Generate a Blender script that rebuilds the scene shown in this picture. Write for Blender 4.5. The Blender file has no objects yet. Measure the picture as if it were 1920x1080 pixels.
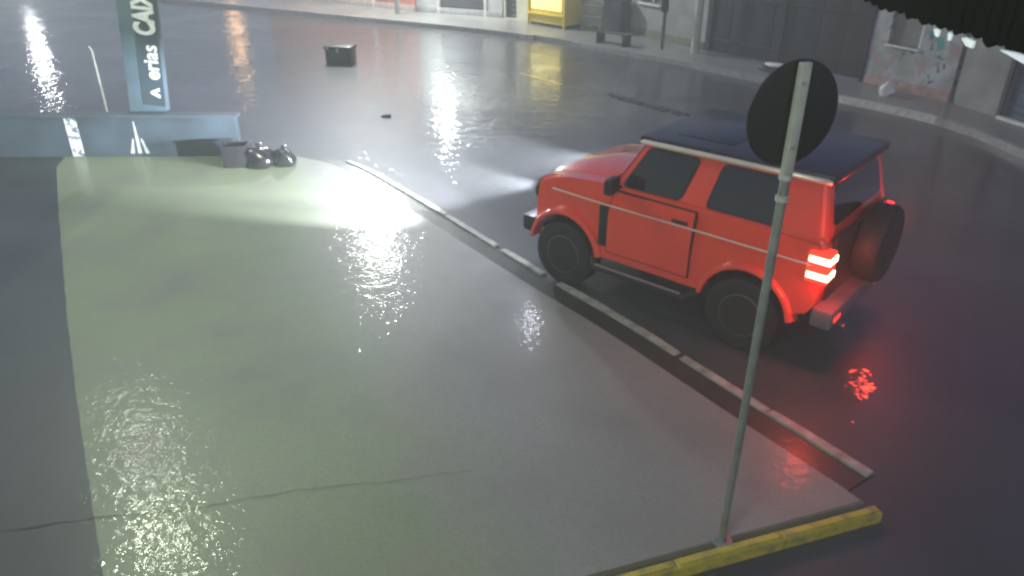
import bpy, bmesh, math, random
from mathutils import Vector, Matrix
random.seed(7)
R = math.radians
sc = bpy.context.scene
COL = sc.collection

# ------------------------------------------------------------------ camera
cam_d = bpy.data.cameras.new('camera')
cam = bpy.data.objects.new('camera', cam_d); COL.objects.link(cam)
cam.location = (0, 0, 4.0)
cam.rotation_euler = (R(90 - 27.5), 0, 0)
cam_d.sensor_width = 36; cam_d.lens = 36 * 1400 / 1920
cam_d.clip_start = 0.05; cam_d.clip_end = 2000
sc.camera = cam

# ------------------------------------------------------------------ night sky, faint moonlike sun
w = bpy.data.worlds.new('World'); sc.world = w; w.use_nodes = True
wn = w.node_tree; bg = wn.nodes['Background']
sky = wn.nodes.new('ShaderNodeTexSky'); sky.sky_type = 'NISHITA'; sky.sun_disc = False
sky.sun_elevation = R(22); sky.sun_rotation = R(150); sky.air_density = 1.0; sky.dust_density = 0.6; sky.ozone_density = 3.0
hs = wn.nodes.new('ShaderNodeHueSaturation'); hs.inputs['Saturation'].default_value = 1.1; hs.inputs['Hue'].default_value = 0.54
wn.links.new(sky.outputs[0], hs.inputs['Color']); wn.links.new(hs.outputs[0], bg.inputs['Color'])
bg.inputs['Strength'].default_value = 0.08
sd = bpy.data.lights.new('moonlight', 'SUN'); sd.energy = 0.03; sd.angle = R(20); sd.color = (0.8, 0.88, 1)
so = bpy.data.objects.new('moonlight', sd); COL.objects.link(so); so.rotation_euler = (R(68), 0, R(30))
sc.view_settings.view_transform = 'Standard'; sc.view_settings.look = 'None'
sc.view_settings.exposure = 0.25; sc.view_settings.gamma = 1
sc.cycles.use_denoising = True
sc.cycles.max_bounces = 4; sc.cycles.diffuse_bounces = 2; sc.cycles.glossy_bounces = 3
sc.cycles.sample_clamp_indirect = 4
sc.cycles.use_adaptive_sampling = True; sc.cycles.adaptive_threshold = 0.03; sc.cycles.volume_bounces = 0
sc.cycles.pixel_filter_type = 'BLACKMAN_HARRIS'; sc.cycles.filter_width = 2.6

# ------------------------------------------------------------------ materials
MATS = {}
def pbr(name, col, rough=0.5, metal=0.0, var=0.15, vscale=6.0, bump=0.0, bscale=40.0, coat=0.0, coat_r=0.1,
        emit=None, estr=0.0, spec=0.5, col2=None, detail=5.0, thresh=None):
    if name in MATS: return MATS[name]
    m = bpy.data.materials.new(name); m.use_nodes = True
    nt = m.node_tree; b = nt.nodes['Principled BSDF']
    tc = nt.nodes.new('ShaderNodeTexCoord')
    n = nt.nodes.new('ShaderNodeTexNoise'); n.inputs['Scale'].default_value = vscale; n.inputs['Detail'].default_value = detail
    nt.links.new(tc.outputs['Object'], n.inputs['Vector'])
    rp = nt.nodes.new('ShaderNodeValToRGB')
    c2 = col2 if col2 else tuple(min(1, c * (1 + var)) for c in col)
    c1 = col if col2 else tuple(c * (1 - var) for c in col)
    rp.color_ramp.elements[0].color = (*c1, 1); rp.color_ramp.elements[1].color = (*c2, 1)
    if thresh: rp.color_ramp.elements[0].position, rp.color_ramp.elements[1].position = thresh
    else: rp.color_ramp.elements[0].position, rp.color_ramp.elements[1].position = 0.3, 0.7
    nt.links.new(n.outputs['Fac'], rp.inputs['Fac']); nt.links.new(rp.outputs['Color'], b.inputs['Base Color'])
    mr = nt.nodes.new('ShaderNodeMapRange'); mr.inputs['To Min'].default_value = max(0.02, rough * 0.8); mr.inputs['To Max'].default_value = min(1, rough * 1.2)
    nt.links.new(n.outputs['Fac'], mr.inputs['Value']); nt.links.new(mr.outputs[0], b.inputs['Roughness'])
    b.inputs['Metallic'].default_value = metal
    b.inputs['Specular IOR Level'].default_value = spec
    if coat: b.inputs['Coat Weight'].default_value = coat; b.inputs['Coat Roughness'].default_value = coat_r
    if bump:
        n2 = nt.nodes.new('ShaderNodeTexNoise'); n2.inputs['Scale'].default_value = bscale; n2.inputs['Detail'].default_value = 4
        nt.links.new(tc.outputs['Object'], n2.inputs['Vector'])
        bp = nt.nodes.new('ShaderNodeBump'); bp.inputs['Strength'].default_value = bump; bp.inputs['Distance'].default_value = 0.01
        nt.links.new(n2.outputs['Fac'], bp.inputs['Height']); nt.links.new(bp.outputs[0], b.inputs['Normal'])
    if emit: b.inputs['Emission Color'].default_value = (*emit, 1); b.inputs['Emission Strength'].default_value = estr
    MATS[name] = m; return m

def wet(name, dark, light, r_base, r_film, puddle_scale, grain_bump, grain_scale, ripple, ripple_scale, film=0.9, thr=(0.35, 0.65), stain=None, moss=None):
    """Wet ground: mottled base with a broad sheen, under a thin water film whose small waves and grains make the lamps glitter."""
    m = bpy.data.materials.new(name); m.use_nodes = True
    nt = m.node_tree; L = nt.links; b = nt.nodes['Principled BSDF']
    tc = nt.nodes.new('ShaderNodeTexCoord')
    def noise(s, d=4, rough=0.55):
        n = nt.nodes.new('ShaderNodeTexNoise'); n.inputs['Scale'].default_value = s; n.inputs['Detail'].default_value = d
        n.inputs['Roughness'].default_value = rough
        L.new(tc.outputs['Object'], n.inputs['Vector']); return n
    def ramp(src, c0, c1, p0, p1):
        r = nt.nodes.new('ShaderNodeValToRGB'); e = r.color_ramp.elements
        e[0].color = (*c0, 1); e[1].color = (*c1, 1); e[0].position = p0; e[1].position = p1
        L.new(src, r.inputs['Fac']); return r
    def mixc(fac, a, c, mode='MIX'):
        mx = nt.nodes.new('ShaderNodeMix'); mx.data_type = 'RGBA'; mx.blend_type = mode
        if isinstance(fac, float): mx.inputs[0].default_value = fac
        else: L.new(fac, mx.inputs[0])
        L.new(a, mx.inputs[6])
        if isinstance(c, tuple): mx.inputs[7].default_value = (*c, 1)
        else: L.new(c, mx.inputs[7])
        return mx.outputs[2]
    def scaled(src, k):
        q = nt.nodes.new('ShaderNodeMath'); q.operation = 'MULTIPLY'; q.inputs[1].default_value = k; L.new(src, q.inputs[0]); return q.outputs[0]
    big = noise(0.55, 4); grain = noise(45, 1, 0.7); pud = noise(puddle_scale, 3, 0.6)
    c = ramp(big.outputs['Fac'], dark, light, 0.3, 0.72).outputs['Color']
    if moss:                                                          # algae-green old slab fading into the newer grey one near the kerb
        (mx_, my_, mn_x, mn_y, mcol) = moss
        sp_ = nt.nodes.new('ShaderNodeVectorMath'); sp_.operation = 'DOT_PRODUCT'; L.new(tc.outputs['Object'], sp_.inputs[0]); sp_.inputs[1].default_value = (mn_x, mn_y, 0)
        ad = nt.nodes.new('ShaderNodeMath'); ad.operation = 'MULTIPLY_ADD'; L.new(noise(0.9, 2).outputs['Fac'], ad.inputs[0]); ad.inputs[1].default_value = 1.2; L.new(sp_.outputs['Value'], ad.inputs[2])
        d0 = mx_ * mn_x + my_ * mn_y
        mr = nt.nodes.new('ShaderNodeMapRange'); L.new(ad.outputs[0], mr.inputs['Value']); mr.inputs['From Min'].default_value = d0 + 0.1; mr.inputs['From Max'].default_value = d0 + 1.1
        mr.inputs['To Min'].default_value = 1.0; mr.inputs['To Max'].default_value = 0.0
        c = mixc(mr.outputs[0], c, mcol, 'MULTIPLY')
    c = mixc(0.28, c, ramp(grain.outputs['Fac'], (0.6,)*3, (1.3,)*3, 0.3, 0.7).outputs['Color'], 'MULTIPLY')
    if stain:
        sr = ramp(noise(1.1, 3).outputs['Fac'], (0, 0, 0), (1, 1, 1), 0.42, 0.8)
        c = mixc(scaled(sr.outputs['Color'], 0.85), c, stain)
    L.new(c, b.inputs['Base Color'])
    pm = ramp(pud.outputs['Fac'], (1, 1, 1), (0, 0, 0), *thr).outputs['Color']   # 1 = standing water
    b.inputs['Roughness'].default_value = r_base; b.inputs['Specular IOR Level'].default_value = 0.5
    b.inputs['Coat IOR'].default_value = 1.33
    fw_ = nt.nodes.new('ShaderNodeMapRange'); L.new(pm, fw_.inputs['Value']); fw_.inputs['To Min'].default_value = film * 0.55; fw_.inputs['To Max'].default_value = film
    L.new(fw_.outputs[0], b.inputs['Coat Weight']); b.inputs['Coat Roughness'].default_value = r_film
    gb = nt.nodes.new('ShaderNodeBump'); gb.inputs['Distance'].default_value = 0.006
    gs = nt.nodes.new('ShaderNodeMapRange'); L.new(pm, gs.inputs['Value']); gs.inputs['To Min'].default_value = grain_bump; gs.inputs['To Max'].default_value = grain_bump * 0.5
    L.new(gs.outputs[0], gb.inputs['Strength']); L.new(noise(grain_scale, 1, 0.6).outputs['Fac'], gb.inputs['Height'])
    rb_ = nt.nodes.new('ShaderNodeBump'); rb_.inputs['Distance'].default_value = 0.02; rb_.inputs['Strength'].default_value = ripple
    L.new(noise(ripple_scale, 2, 0.7).outputs['Fac'], rb_.inputs['Height']); L.new(gb.outputs[0], rb_.inputs['Normal'])
    L.new(rb_.outputs[0], b.inputs['Coat Normal'])
    return m

M_road = wet('wet_asphalt', (0.034, 0.035, 0.040), (0.078, 0.078, 0.083), 0.50, 0.06, 0.6, 0.30, 16, 0.85, 3.6, film=0.9, stain=(0.024, 0.024, 0.027))
M_apron = wet('wet_concrete', (0.20, 0.20, 0.19), (0.29, 0.288, 0.275), 0.50, 0.09, 0.7, 0.60, 26, 0.45, 6.0, film=0.42, stain=(0.16, 0.155, 0.14), moss=(-1.0, 5.9, 0.93, 0.37, (0.88, 1.04, 0.66)))
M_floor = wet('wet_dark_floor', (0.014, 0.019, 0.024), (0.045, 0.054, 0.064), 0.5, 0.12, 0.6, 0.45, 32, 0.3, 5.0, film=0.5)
M_pave = wet('wet_pavement', (0.17, 0.17, 0.16), (0.30, 0.295, 0.27), 0.5, 0.18, 0.9, 0.5, 30, 0.1, 5.0, film=0.6)
M_gutter = wet('gutter_silt', (0.02, 0.021, 0.017), (0.05, 0.05, 0.04), 0.5, 0.2, 1.2, 0.7, 40, 0.2, 6.0, film=0.5)

# ------------------------------------------------------------------ mesh helpers
def mesh_obj(name, bm, mat, parent=None, smooth=40):
    bmesh.ops.recalc_face_normals(bm, faces=bm.faces)
    if smooth:
        for f in bm.faces: f.smooth = True
        for e in bm.edges:
            if len(e.link_faces) != 2 or e.calc_face_angle(0) > R(smooth): e.smooth = False
    me = bpy.data.meshes.new(name); bm.to_mesh(me); bm.free()
    if mat: me.materials.append(mat)
    o = bpy.data.objects.new(name, me); COL.objects.link(o)
    if parent: o.parent = parent
    return o
def empty(name, loc=(0, 0, 0), rz=0):
    o = bpy.data.objects.new(name, None); COL.objects.link(o)
    o.location = loc; o.rotation_euler = (0, 0, rz); o.empty_display_size = 0.2
    return o
def tag(o, label, cat, group=None):
    o['label'] = label; o['category'] = cat
    if group: o['group'] = group
    return o
def struct(o): o['kind'] = 'structure'; return o
def box(bm, c, s, rz=0, bev=0, mat4=None):
    r = bmesh.ops.create_cube(bm, size=1)
    vs = r['verts']
    M = Matrix.Translation(c) @ Matrix.Rotation(rz, 4, 'Z') @ Matrix.Diagonal((*s, 1))
    if mat4 is not None: M = mat4 @ M
    bmesh.ops.transform(bm, matrix=M, verts=vs)
    if bev:
        es = list({e for v in vs for e in v.link_edges})
        bmesh.ops.bevel(bm, geom=es, offset=bev, segments=2, affect='EDGES', profile=0.6)
def B(c, s, rz=0, bev=0):
    bm = bmesh.new(); box(bm, c, s, rz, bev); return bm
def tube(bm, pts, r, seg=10, cap=True):
    pts = [Vector(p) for p in pts]; rings = []
    rad = r if isinstance(r, (list, tuple)) else [r] * len(pts)
    for i, p in enumerate(pts):
        d = (pts[min(i + 1, len(pts) - 1)] - pts[max(i - 1, 0)]).normalized()
        a = d.orthogonal().normalized() if i == 0 else (rings_a - d * rings_a.dot(d)).normalized()
        rings_a = a; b_ = d.cross(a)
        rings.append([bm.verts.new(p + (a * math.cos(t) + b_ * math.sin(t)) * rad[i]) for t in [2 * math.pi * k / seg for k in range(seg)]])
    for i in range(len(rings) - 1):
        for k in range(seg):
            bm.faces.new((rings[i][k], rings[i][(k + 1) % seg], rings[i + 1][(k + 1) % seg], rings[i + 1][k]))
    if cap: bm.faces.new(rings[0][::-1]); bm.faces.new(rings[-1])
def T(pts, r, seg=10):
    bm = bmesh.new(); tube(bm, pts, r, seg); return bm
def lathe(bm, prof, axis='Z', c=(0, 0, 0), seg=24):
    """prof: (radius, along) pairs"""
    rings = []
    for r, h in prof:
        ring = []
        for k in range(seg):
            t = 2 * math.pi * k / seg; a, b_ = r * math.cos(t), r * math.sin(t)
            p = {'Z': (a, b_, h), 'Y': (a, h, b_), 'X': (h, a, b_)}[axis]
            ring.append(bm.verts.new(Vector(p) + Vector(c)))
        rings.append(ring)
    for i in range(len(rings) - 1):
        for k in range(seg):
            bm.faces.new((rings[i][k], rings[i][(k + 1) % seg], rings[i + 1][(k + 1) % seg], rings[i + 1][k]))
    bm.faces.new(rings[0][::-1]); bm.faces.new(rings[-1])
def LA(prof, axis='Z', c=(0, 0, 0), seg=24):
    bm = bmesh.new(); lathe(bm, prof, axis, c, seg); return bm
def prism(poly, z0, z1, bev=0):
    """flat polygon (x, y) raised from z0 to z1"""
    bm = bmesh.new()
    lo = [bm.verts.new((x, y, z0)) for x, y in poly]; hi = [bm.verts.new((x, y, z1)) for x, y in poly]
    n = len(poly)
    for i in range(n): bm.faces.new((lo[i], lo[(i + 1) % n], hi[(i + 1) % n], hi[i]))
    bm.faces.new(lo[::-1]); top = bm.faces.new(hi)
    if bev: bmesh.ops.bevel(bm, geom=list(top.edges), offset=bev, segments=2, affect='EDGES')
    return bm
def sheet(poly, z):
    bm = bmesh.new(); bm.faces.new([bm.verts.new((x, y, z)) for x, y in poly]); return bm
def ribbon(pts, off0, off1, z0, z1, bev=0.0):
    """solid strip between two offsets (left of travel is +) along a polyline"""
    P = [Vector((p[0], p[1])) for p in pts]; a, b_ = [], []
    for i, p in enumerate(P):
        d = (P[min(i + 1, len(P) - 1)] - P[max(i - 1, 0)]).normalized(); n = Vector((-d.y, d.x))
        a.append(p + n * off0); b_.append(p + n * off1)
    return prism([(v.x, v.y) for v in a] + [(v.x, v.y) for v in reversed(b_)], z0, z1, bev)
def smooth_line(pts, n=6):
    """Catmull-Rom through the points"""
    out = []; P = [Vector(p) for p in pts]
    for i in range(len(P) - 1):
        p0, p1, p2, p3 = P[max(i - 1, 0)], P[i], P[i + 1], P[min(i + 2, len(P) - 1)]
        for k in range(n):
            t = k / n
            out.append(0.5 * ((2 * p1) + (p2 - p0) * t + (2 * p0 - 5 * p1 + 4 * p2 - p3) * t * t + (3 * p1 - p0 - 3 * p2 + p3) * t ** 3))
    out.append(P[-1]); return [tuple(v) for v in out]
def lamp_light(name, parent, loc, power, color, radius=0.2, spot=None, aim=None):
    l = bpy.data.lights.new(name, 'SPOT' if spot else 'POINT'); l.energy = power; l.color = color; l.shadow_soft_size = radius
    if spot: l.spot_size = R(spot); l.spot_blend = 0.6
    o = bpy.data.objects.new(name, l); COL.objects.link(o); o.location = loc
    if aim is not None: o.rotation_euler = (Vector(aim) - Vector(loc)).to_track_quat('-Z', 'Y').to_euler()
    if parent: o.parent = parent
    return o

# ------------------------------------------------------------------ ground, road, apron
struct(mesh_obj('ground', sheet([(-600, -600), (600, -600), (600, 600), (-600, 600)], -0.03), pbr('dark_ground', (0.04, 0.04, 0.038), 0.8), smooth=0))
struct(mesh_obj('road', sheet([(-70, 1.5), (-30, -30), (60, -40), (60, 20), (14, 30), (-30, 75), (-80, 75)], 0.0), M_road, smooth=0))

near_kerb = smooth_line([(-3.55, 12.86), (-2.63, 12.24), (-1.45, 10.70), (-0.35, 9.13), (0.55, 7.85), (1.3, 6.83), (2.15, 5.54), (2.84, 4.52)])
far_kerb = smooth_line([(-19, 37.5), (-13, 33.7), (-9.07, 31.2), (-5.08, 28.76), (-2.02, 26.9), (0.68, 24.9), (2.81, 22.6), (4.6, 20.6), (6.03, 18.62), (7.17, 16.7), (8.16, 15.3), (8.63, 14.2), (8.86, 12.5), (8.9, 8.0), (8.9, -6)])

def offs(pts, d):
    P = [Vector(p) for p in pts]; o = []
    for i, p in enumerate(P):
        t = (P[min(i + 1, len(P) - 1)] - P[max(i - 1, 0)]).normalized(); o.append((p.x - t.y * d, p.y + t.x * d))
    return o
gin = offs(near_kerb, -0.40)
apron = [(-34, 12.5), (-4.2, 12.5)] + gin + [(2.60, 4.16), (0.4, 3.45), (-0.9, 3.02), (-0.9, -3), (-34, -3)]
ap = struct(mesh_obj('apron', prism(apron, -0.02, 0.06, 0.012), M_apron))
struct(mesh_obj('gutter', ribbon(near_kerb, -0.405, -0.099, -0.02, 0.012), M_gutter))
# dark floor strip beside the shop, on the apron
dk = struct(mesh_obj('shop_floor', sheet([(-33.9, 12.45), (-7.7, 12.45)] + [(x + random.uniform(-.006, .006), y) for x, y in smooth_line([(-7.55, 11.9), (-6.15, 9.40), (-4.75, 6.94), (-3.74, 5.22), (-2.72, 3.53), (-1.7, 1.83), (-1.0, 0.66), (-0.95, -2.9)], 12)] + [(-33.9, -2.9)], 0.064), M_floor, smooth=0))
# crack across the apron
ck = smooth_line([(-4.6, 3.72), (-3.63, 3.86), (-2.9, 4.0), (-2.28, 4.10), (-1.6, 4.27), (-0.86, 4.38), (-0.3, 4.5)], 8)
ck = [(x + random.uniform(-.012, .012), y + random.uniform(-.012, .012)) for x, y in ck]
P = []
for i, (x, y) in enumerate(ck): P.append((x, y - 0.003 - 0.009 * (0.5 + 0.5 * math.sin(i * 1.3)) * (1 - i / len(ck))))
struct(mesh_obj('crack', sheet(ck + P[::-1], 0.068), pbr('crack_dirt', (0.018, 0.018, 0.014), 0.7), smooth=0))

# kerb stones with worn gaps, each its own piece of the kerb
kerb_root = struct(empty('kerb'))
M_kerb = pbr('kerb_concrete', (0.34, 0.335, 0.30), 0.45, var=0.4, vscale=7, bump=0.6, bscale=50, coat=0.5, coat_r=0.2)
Lk = [0]
for a, b_ in zip(near_kerb, near_kerb[1:]): Lk.append(Lk[-1] + (Vector(b_) - Vector(a)).length)
def kpt(s):
    for i in range(len(Lk) - 1):
        if Lk[i + 1] >= s: t = (s - Lk[i]) / (Lk[i + 1] - Lk[i]); return tuple(Vector(near_kerb[i]).lerp(Vector(near_kerb[i + 1]), t))
    return near_kerb[-1]
s = 0.9; stones = []
gaps = [(5.30, 5.45), (6.32, 6.60), (8.48, 8.55)]
while s < Lk[-1] - 0.05:
    e = min(s + random.uniform(0.9, 1.1), Lk[-1])
    for g0, g1 in gaps:
        if s < g0 < e: e = g0
    if e - s > 0.08:
        seg = [kpt(s + (e - 0.008 - s) * k / 3) for k in range(4)]
        mesh_obj('kerb_stone', ribbon(seg, -0.095, -0.005, -0.02, 0.030 + random.uniform(-.004, .005), 0.01), M_kerb, kerb_root)
    s = e
    for g0, g1 in gaps:
        if abs(s - g0) < 1e-6: s = g1

# far pavement with raised kerb
wall_line = [(-19, 42), (-10.3, 35.7), (-5.5, 31.8), (-0.7, 29.0), (3.4, 26.4), (5.5, 22.3), (8.41, 18.1), (9.6, 15.6), (10.1, 14.0), (10.3, 9), (10.3, -6)]
fi = offs(far_kerb, 0.14)
struct(mesh_obj('far_pavement', prism(fi + [(14, -6), (16, 14), (12, 24), (6, 32), (-8, 40), (-19, 46)], -0.02, 0.13, 0.01), M_pave))
fk = struct(empty('far_kerb'))
M_fk = pbr('far_kerb_concrete', (0.3, 0.3, 0.28), 0.4, var=0.3, vscale=7, bump=0.4, coat=0.4, coat_r=0.25)
M_fkw = pbr('whitewashed_kerb', (0.55, 0.55, 0.50), 0.5, var=0.25, vscale=8, bump=0.4, coat=0.4, coat_r=0.25)
for i in range(0, len(far_kerb) - 3, 3):
    x = far_kerb[i][0]
    if -0.2 < x < 1.7 : continue                                     # dropped kerb in front of the yellow stall
    mesh_obj('kerb_stone', ribbon(far_kerb[i:i + 4], 0.004, 0.137, -0.02, 0.145, 0.012), M_fkw if 6.6 < x < 8.4 else M_fk, fk)
# worn yellow centre mark, then bare broken asphalt further along the centre
M_yel = pbr('worn_yellow_paint', (0.62, 0.47, 0.09), 0.4, var=0.3, vscale=14, coat=0.6, coat_r=0.15)
struct(mesh_obj('centre_line', ribbon([(0.20, 19.78), (0.34, 19.57), (0.8, 18.95), (1.22, 18.35)], -0.06, 0.06, -0.01, 0.006), M_yel))
struct(mesh_obj('centre_line', ribbon([(1.32, 18.2), (1.75, 17.7)], -0.04, 0.03, -0.01, 0.006), pbr('faint_yellow_paint', (0.22, 0.19, 0.09), 0.4, var=0.4, vscale=20, coat=0.6)))
rg = bmesh.new()
for k in range(150):
    t = k / 149 + random.uniform(-.01, .01); c = Vector((2.2, 17.35)).lerp(Vector((3.6, 15.5)), t)
    n = Vector((0.8, 0.6)) * random.uniform(-0.12, 0.12)
    r_ = bmesh.ops.create_icosphere(rg, subdivisions=1, radius=random.uniform(0.025, 0.055))
    bmesh.ops.transform(rg, matrix=Matrix.Translation((c.x + n.x, c.y + n.y, 0.0)) @ Matrix.Diagonal((1.2, 1.2, 0.6, 1)), verts=r_['verts'])
o = mesh_obj('broken_asphalt', rg, pbr('broken_asphalt', (0.012, 0.012, 0.013), 0.35, coat=0.6)); o['kind'] = 'stuff'
tag(o, 'strip of broken dark asphalt crumbs along the road centre', 'rubble')

# ------------------------------------------------------------------ yellow kerb round the sign
yk = tag(empty('yellow_kerb', (0, 0, 0)), 'low yellow painted concrete kerb at foot of the round sign', 'kerb')
M_yk = pbr('yellow_kerb_paint', (0.50, 0.40, 0.05), 0.42, var=0.35, vscale=11, bump=0.5, bscale=45, coat=0.5, coat_r=0.18, col2=(0.23, 0.21, 0.08), thresh=(0.45, 0.72))
y0, y1 = Vector((0.30, 3.29)), Vector((2.66, 4.055))
for k in range(3):
    a, b_ = y0.lerp(y1, k / 3), y0.lerp(y1, (k + 1) / 3 - 0.003)
    mesh_obj('kerb_block', ribbon([tuple(a), tuple(b_)], -0.043, 0.043, -0.02, 0.105 + 0.004 * (k % 2), 0.022), M_yk, yk)

# ------------------------------------------------------------------ round sign seen from behind
sg = tag(empty('road_sign', (1.45, 3.78, 0.058)), 'round traffic sign seen from its black back on a slim grey post', 'road sign')
M_galv = pbr('galvanised', (0.30, 0.32, 0.31), 0.42, 0.6, var=0.2, vscale=8, bump=0.2)
M_galv2 = pbr('bracket_grey', (0.42, 0.43, 0.41), 0.5, 0.2, var=0.15, vscale=8)
mesh_obj('post', T([(0, 0, 0), (0, 0, 2.66)], 0.026, 14), M_galv, sg)
br = mesh_obj('bracket', B((0, 0, 2.93), (0.062, 0.034, 0.60), R(19), 0.006), M_galv2, sg)
bm = bmesh.new(); lathe(bm, [(0.268, 0.0), (0.274, 0.003), (0.274, 0.012), (0.268, 0.015)], 'Y', seg=48)
dsc = mesh_obj('disc', bm, pbr('sign_back_black', (0.006, 0.0065, 0.007), 0.6, var=0.3, bump=0.1), sg)
dsc.location = (-0.005, 0.03, 2.965); dsc.rotation_euler = (0, 0, R(19))
bm = bmesh.new(); lathe(bm, [(0.252, 0.0155), (0.252, 0.0175)], 'Y', seg=48)
f_ = mesh_obj('sign_face', bm, pbr('sign_face_red', (0.5, 0.03, 0.03), 0.4), dsc)
mesh_obj('foot_plate', LA([(0.075, 0.0), (0.075, 0.008), (0.034, 0.012), (0.030, 0.05)], 'Z', seg=16), M_galv, sg)
for z in (2.50, 2.62): mesh_obj('clamp', LA([(0.028, z), (0.036, z + .004), (0.036, z + .03), (0.028, z + .034)], 'Z', seg=14), M_galv2, sg)
for z in (2.80, 3.13):
    mesh_obj('bolt', LA([(0.012, -0.024), (0.012, -0.014)], 'Y', (0, 0, z), 8), M_galv, sg)

# ------------------------------------------------------------------ red two-door off-roader
car = tag(empty('off_roader', (2.83, 7.055, 0.0), R(139)), 'red boxy off-roader with black roof and glowing tail light on wet road', 'car')
car.scale = (1.0, 1.07, 1.0)
M_red = pbr('red_paint', (0.78, 0.060, 0.026), 0.32, 0.0, var=0.06, vscale=3, coat=1.0, coat_r=0.06, bump=0.04, bscale=90)
M_blk = pbr('black_plastic', (0.012, 0.012, 0.013), 0.5, var=0.2, vscale=10, bump=0.15)
M_gls = pbr('tinted_glass', (0.012, 0.014, 0.018), 0.08, 0.0, var=0.1, coat=1.0, coat_r=0.05, spec=0.6)
M_roof = pbr('black_roof', (0.010, 0.011, 0.012), 0.35, 0.0, var=0.2, coat=0.4, coat_r=0.12, bump=0.15, bscale=60)
M_chr = pbr('bright_trim', (0.75, 0.66, 0.55), 0.25, 0.3, var=0.05)
M_tyre = pbr('tyre_rubber', (0.014, 0.014, 0.014), 0.7, var=0.2, bump=0.3)
M_rim = pbr('alloy', (0.2, 0.2, 0.205), 0.4, 0.8, var=0.1)
def arch(cx, cz, r, a0, a1, n=10):
    return [(cx + r * math.cos(R(a0 + (a1 - a0) * k / n)), cz + r * math.sin(R(a0 + (a1 - a0) * k / n))) for k in range(n + 1)]
FX, WR = 2.18, 0.385
prof = [(-0.60, 0.62), (-0.66, 0.72), (-0.67, 1.0), (-0.65, 1.26), (-0.60, 1.325), (0.5, 1.335), (1.60, 1.325), (1.72, 1.33), (2.20, 1.285), (2.48, 1.245),
        (2.62, 1.18), (2.69, 1.05), (2.70, 0.75), (2.66, 0.62)] + arch(FX, 0.42, 0.45, 22, 158) + [(1.72, 0.50), (0.47, 0.50)] + arch(0.0, 0.42, 0.45, 22, 158) + [(-0.50, 0.58)]
def ywid(x, z):
    y = 0.835
    if x > 1.5: y *= 1 - 0.10 * ((x - 1.5) / 1.2) ** 2
    if z > 0.95: y -= 0.05 * ((z - 0.95) / 0.4) ** 1.5
    return y
bm = bmesh.new()
Lv = [bm.verts.new((x, ywid(x, z), z)) for x, z in prof]; Rv = [bm.verts.new((x, -ywid(x, z), z)) for x, z in prof]
n = len(prof)
for i in range(n): bm.faces.new((Lv[i], Lv[(i + 1) % n], Rv[(i + 1) % n], Rv[i]))
fl = bm.faces.new(Lv[::-1]); fr = bm.faces.new(Rv)
bmesh.ops.bevel(bm, geom=[e for e in set(list(fl.edges) + list(fr.edges)) if max(v.co.z for v in e.verts) > 1.0], offset=0.045, segments=3, affect='EDGES')
body = mesh_obj('body', bm, M_red, car, 50)
mesh_obj('underbody', B((1.0, 0, 0.62), (3.05, 1.18, 0.5), 0, 0.05), M_blk, car)
# cabin: tapered shell carrying the windows
bot = dict(x0=-0.63, x1=1.64, y=0.775, z=1.30); top = dict(x0=-0.52, x1=1.34, y=0.665, z=1.80)
bm = bmesh.new()
bv = [bm.verts.new(p) for p in [(bot['x0'], -bot['y'], bot['z']), (bot['x1'], -bot['y'] + .03, bot['z']), (bot['x1'], bot['y'] - .03, bot['z']), (bot['x0'], bot['y'], bot['z'])]]
tv = [bm.verts.new(p) for p in [(top['x0'], -top['y'], top['z']), (top['x1'], -top['y'] + .02, top['z']), (top['x1'], top['y'] - .02, top['z']), (top['x0'], top['y'], top['z'])]]
for i in range(4): bm.faces.new((bv[i], bv[(i + 1) % 4], tv[(i + 1) % 4], tv[i]))
bm.faces.new(bv[::-1]); bm.faces.new(tv)
bmesh.ops.bevel(bm, geom=[e for e in bm.edges if abs(e.verts[0].co.z - e.verts[1].co.z) > .3], offset=0.05, segments=3, affect='EDGES')
cabin = mesh_obj('cabin', bm, M_red, car)
def sidept(s_, u, v, out):
    """u = x at belt height, v = 0 belt .. 1 roof on the cabin side"""
    y = bot['y'] + (top['y'] - bot['y']) * v; z = bot['z'] + 0.5 * v
    fx = (u - bot['x0']) / (bot['x1'] - bot['x0']); tx = top['x0'] + fx * (top['x1'] - top['x0'])
    x = u + (tx - u) * v; yy = y - 0.03 * max(0, fx) * (1 - v) - 0.02 * fx * v
    return Vector((x, s_ * (yy + out), z + out * 0.2))
def pane(name, P4, nrm, thick, mat, parent, rnd=0.06):
    """rounded quad with thickness"""
    P4 = [Vector(p) for p in P4]; loop = []
    for i in range(4):
        p, a, b_ = P4[i], P4[i - 1], P4[(i + 1) % 4]
        pa = p + (a - p).normalized() * rnd; pb = p + (b_ - p).normalized() * rnd
        for k in range(4):
            t = k / 3; loop.append((1 - t) ** 2 * pa + 2 * t * (1 - t) * p + t * t * pb)
    bm = bmesh.new(); nrm = Vector(nrm).normalized()
    a = [bm.verts.new(p - nrm * 0.01) for p in loop]; b_ = [bm.verts.new(p + nrm * thick) for p in loop]; m_ = len(loop)
    for i in range(m_): bm.faces.new((a[i], a[(i + 1) % m_], b_[(i + 1) % m_], b_[i]))
    bm.faces.new(a[::-1]); bm.faces.new(b_)
    return mesh_obj(name, bm, mat, parent)
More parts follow.
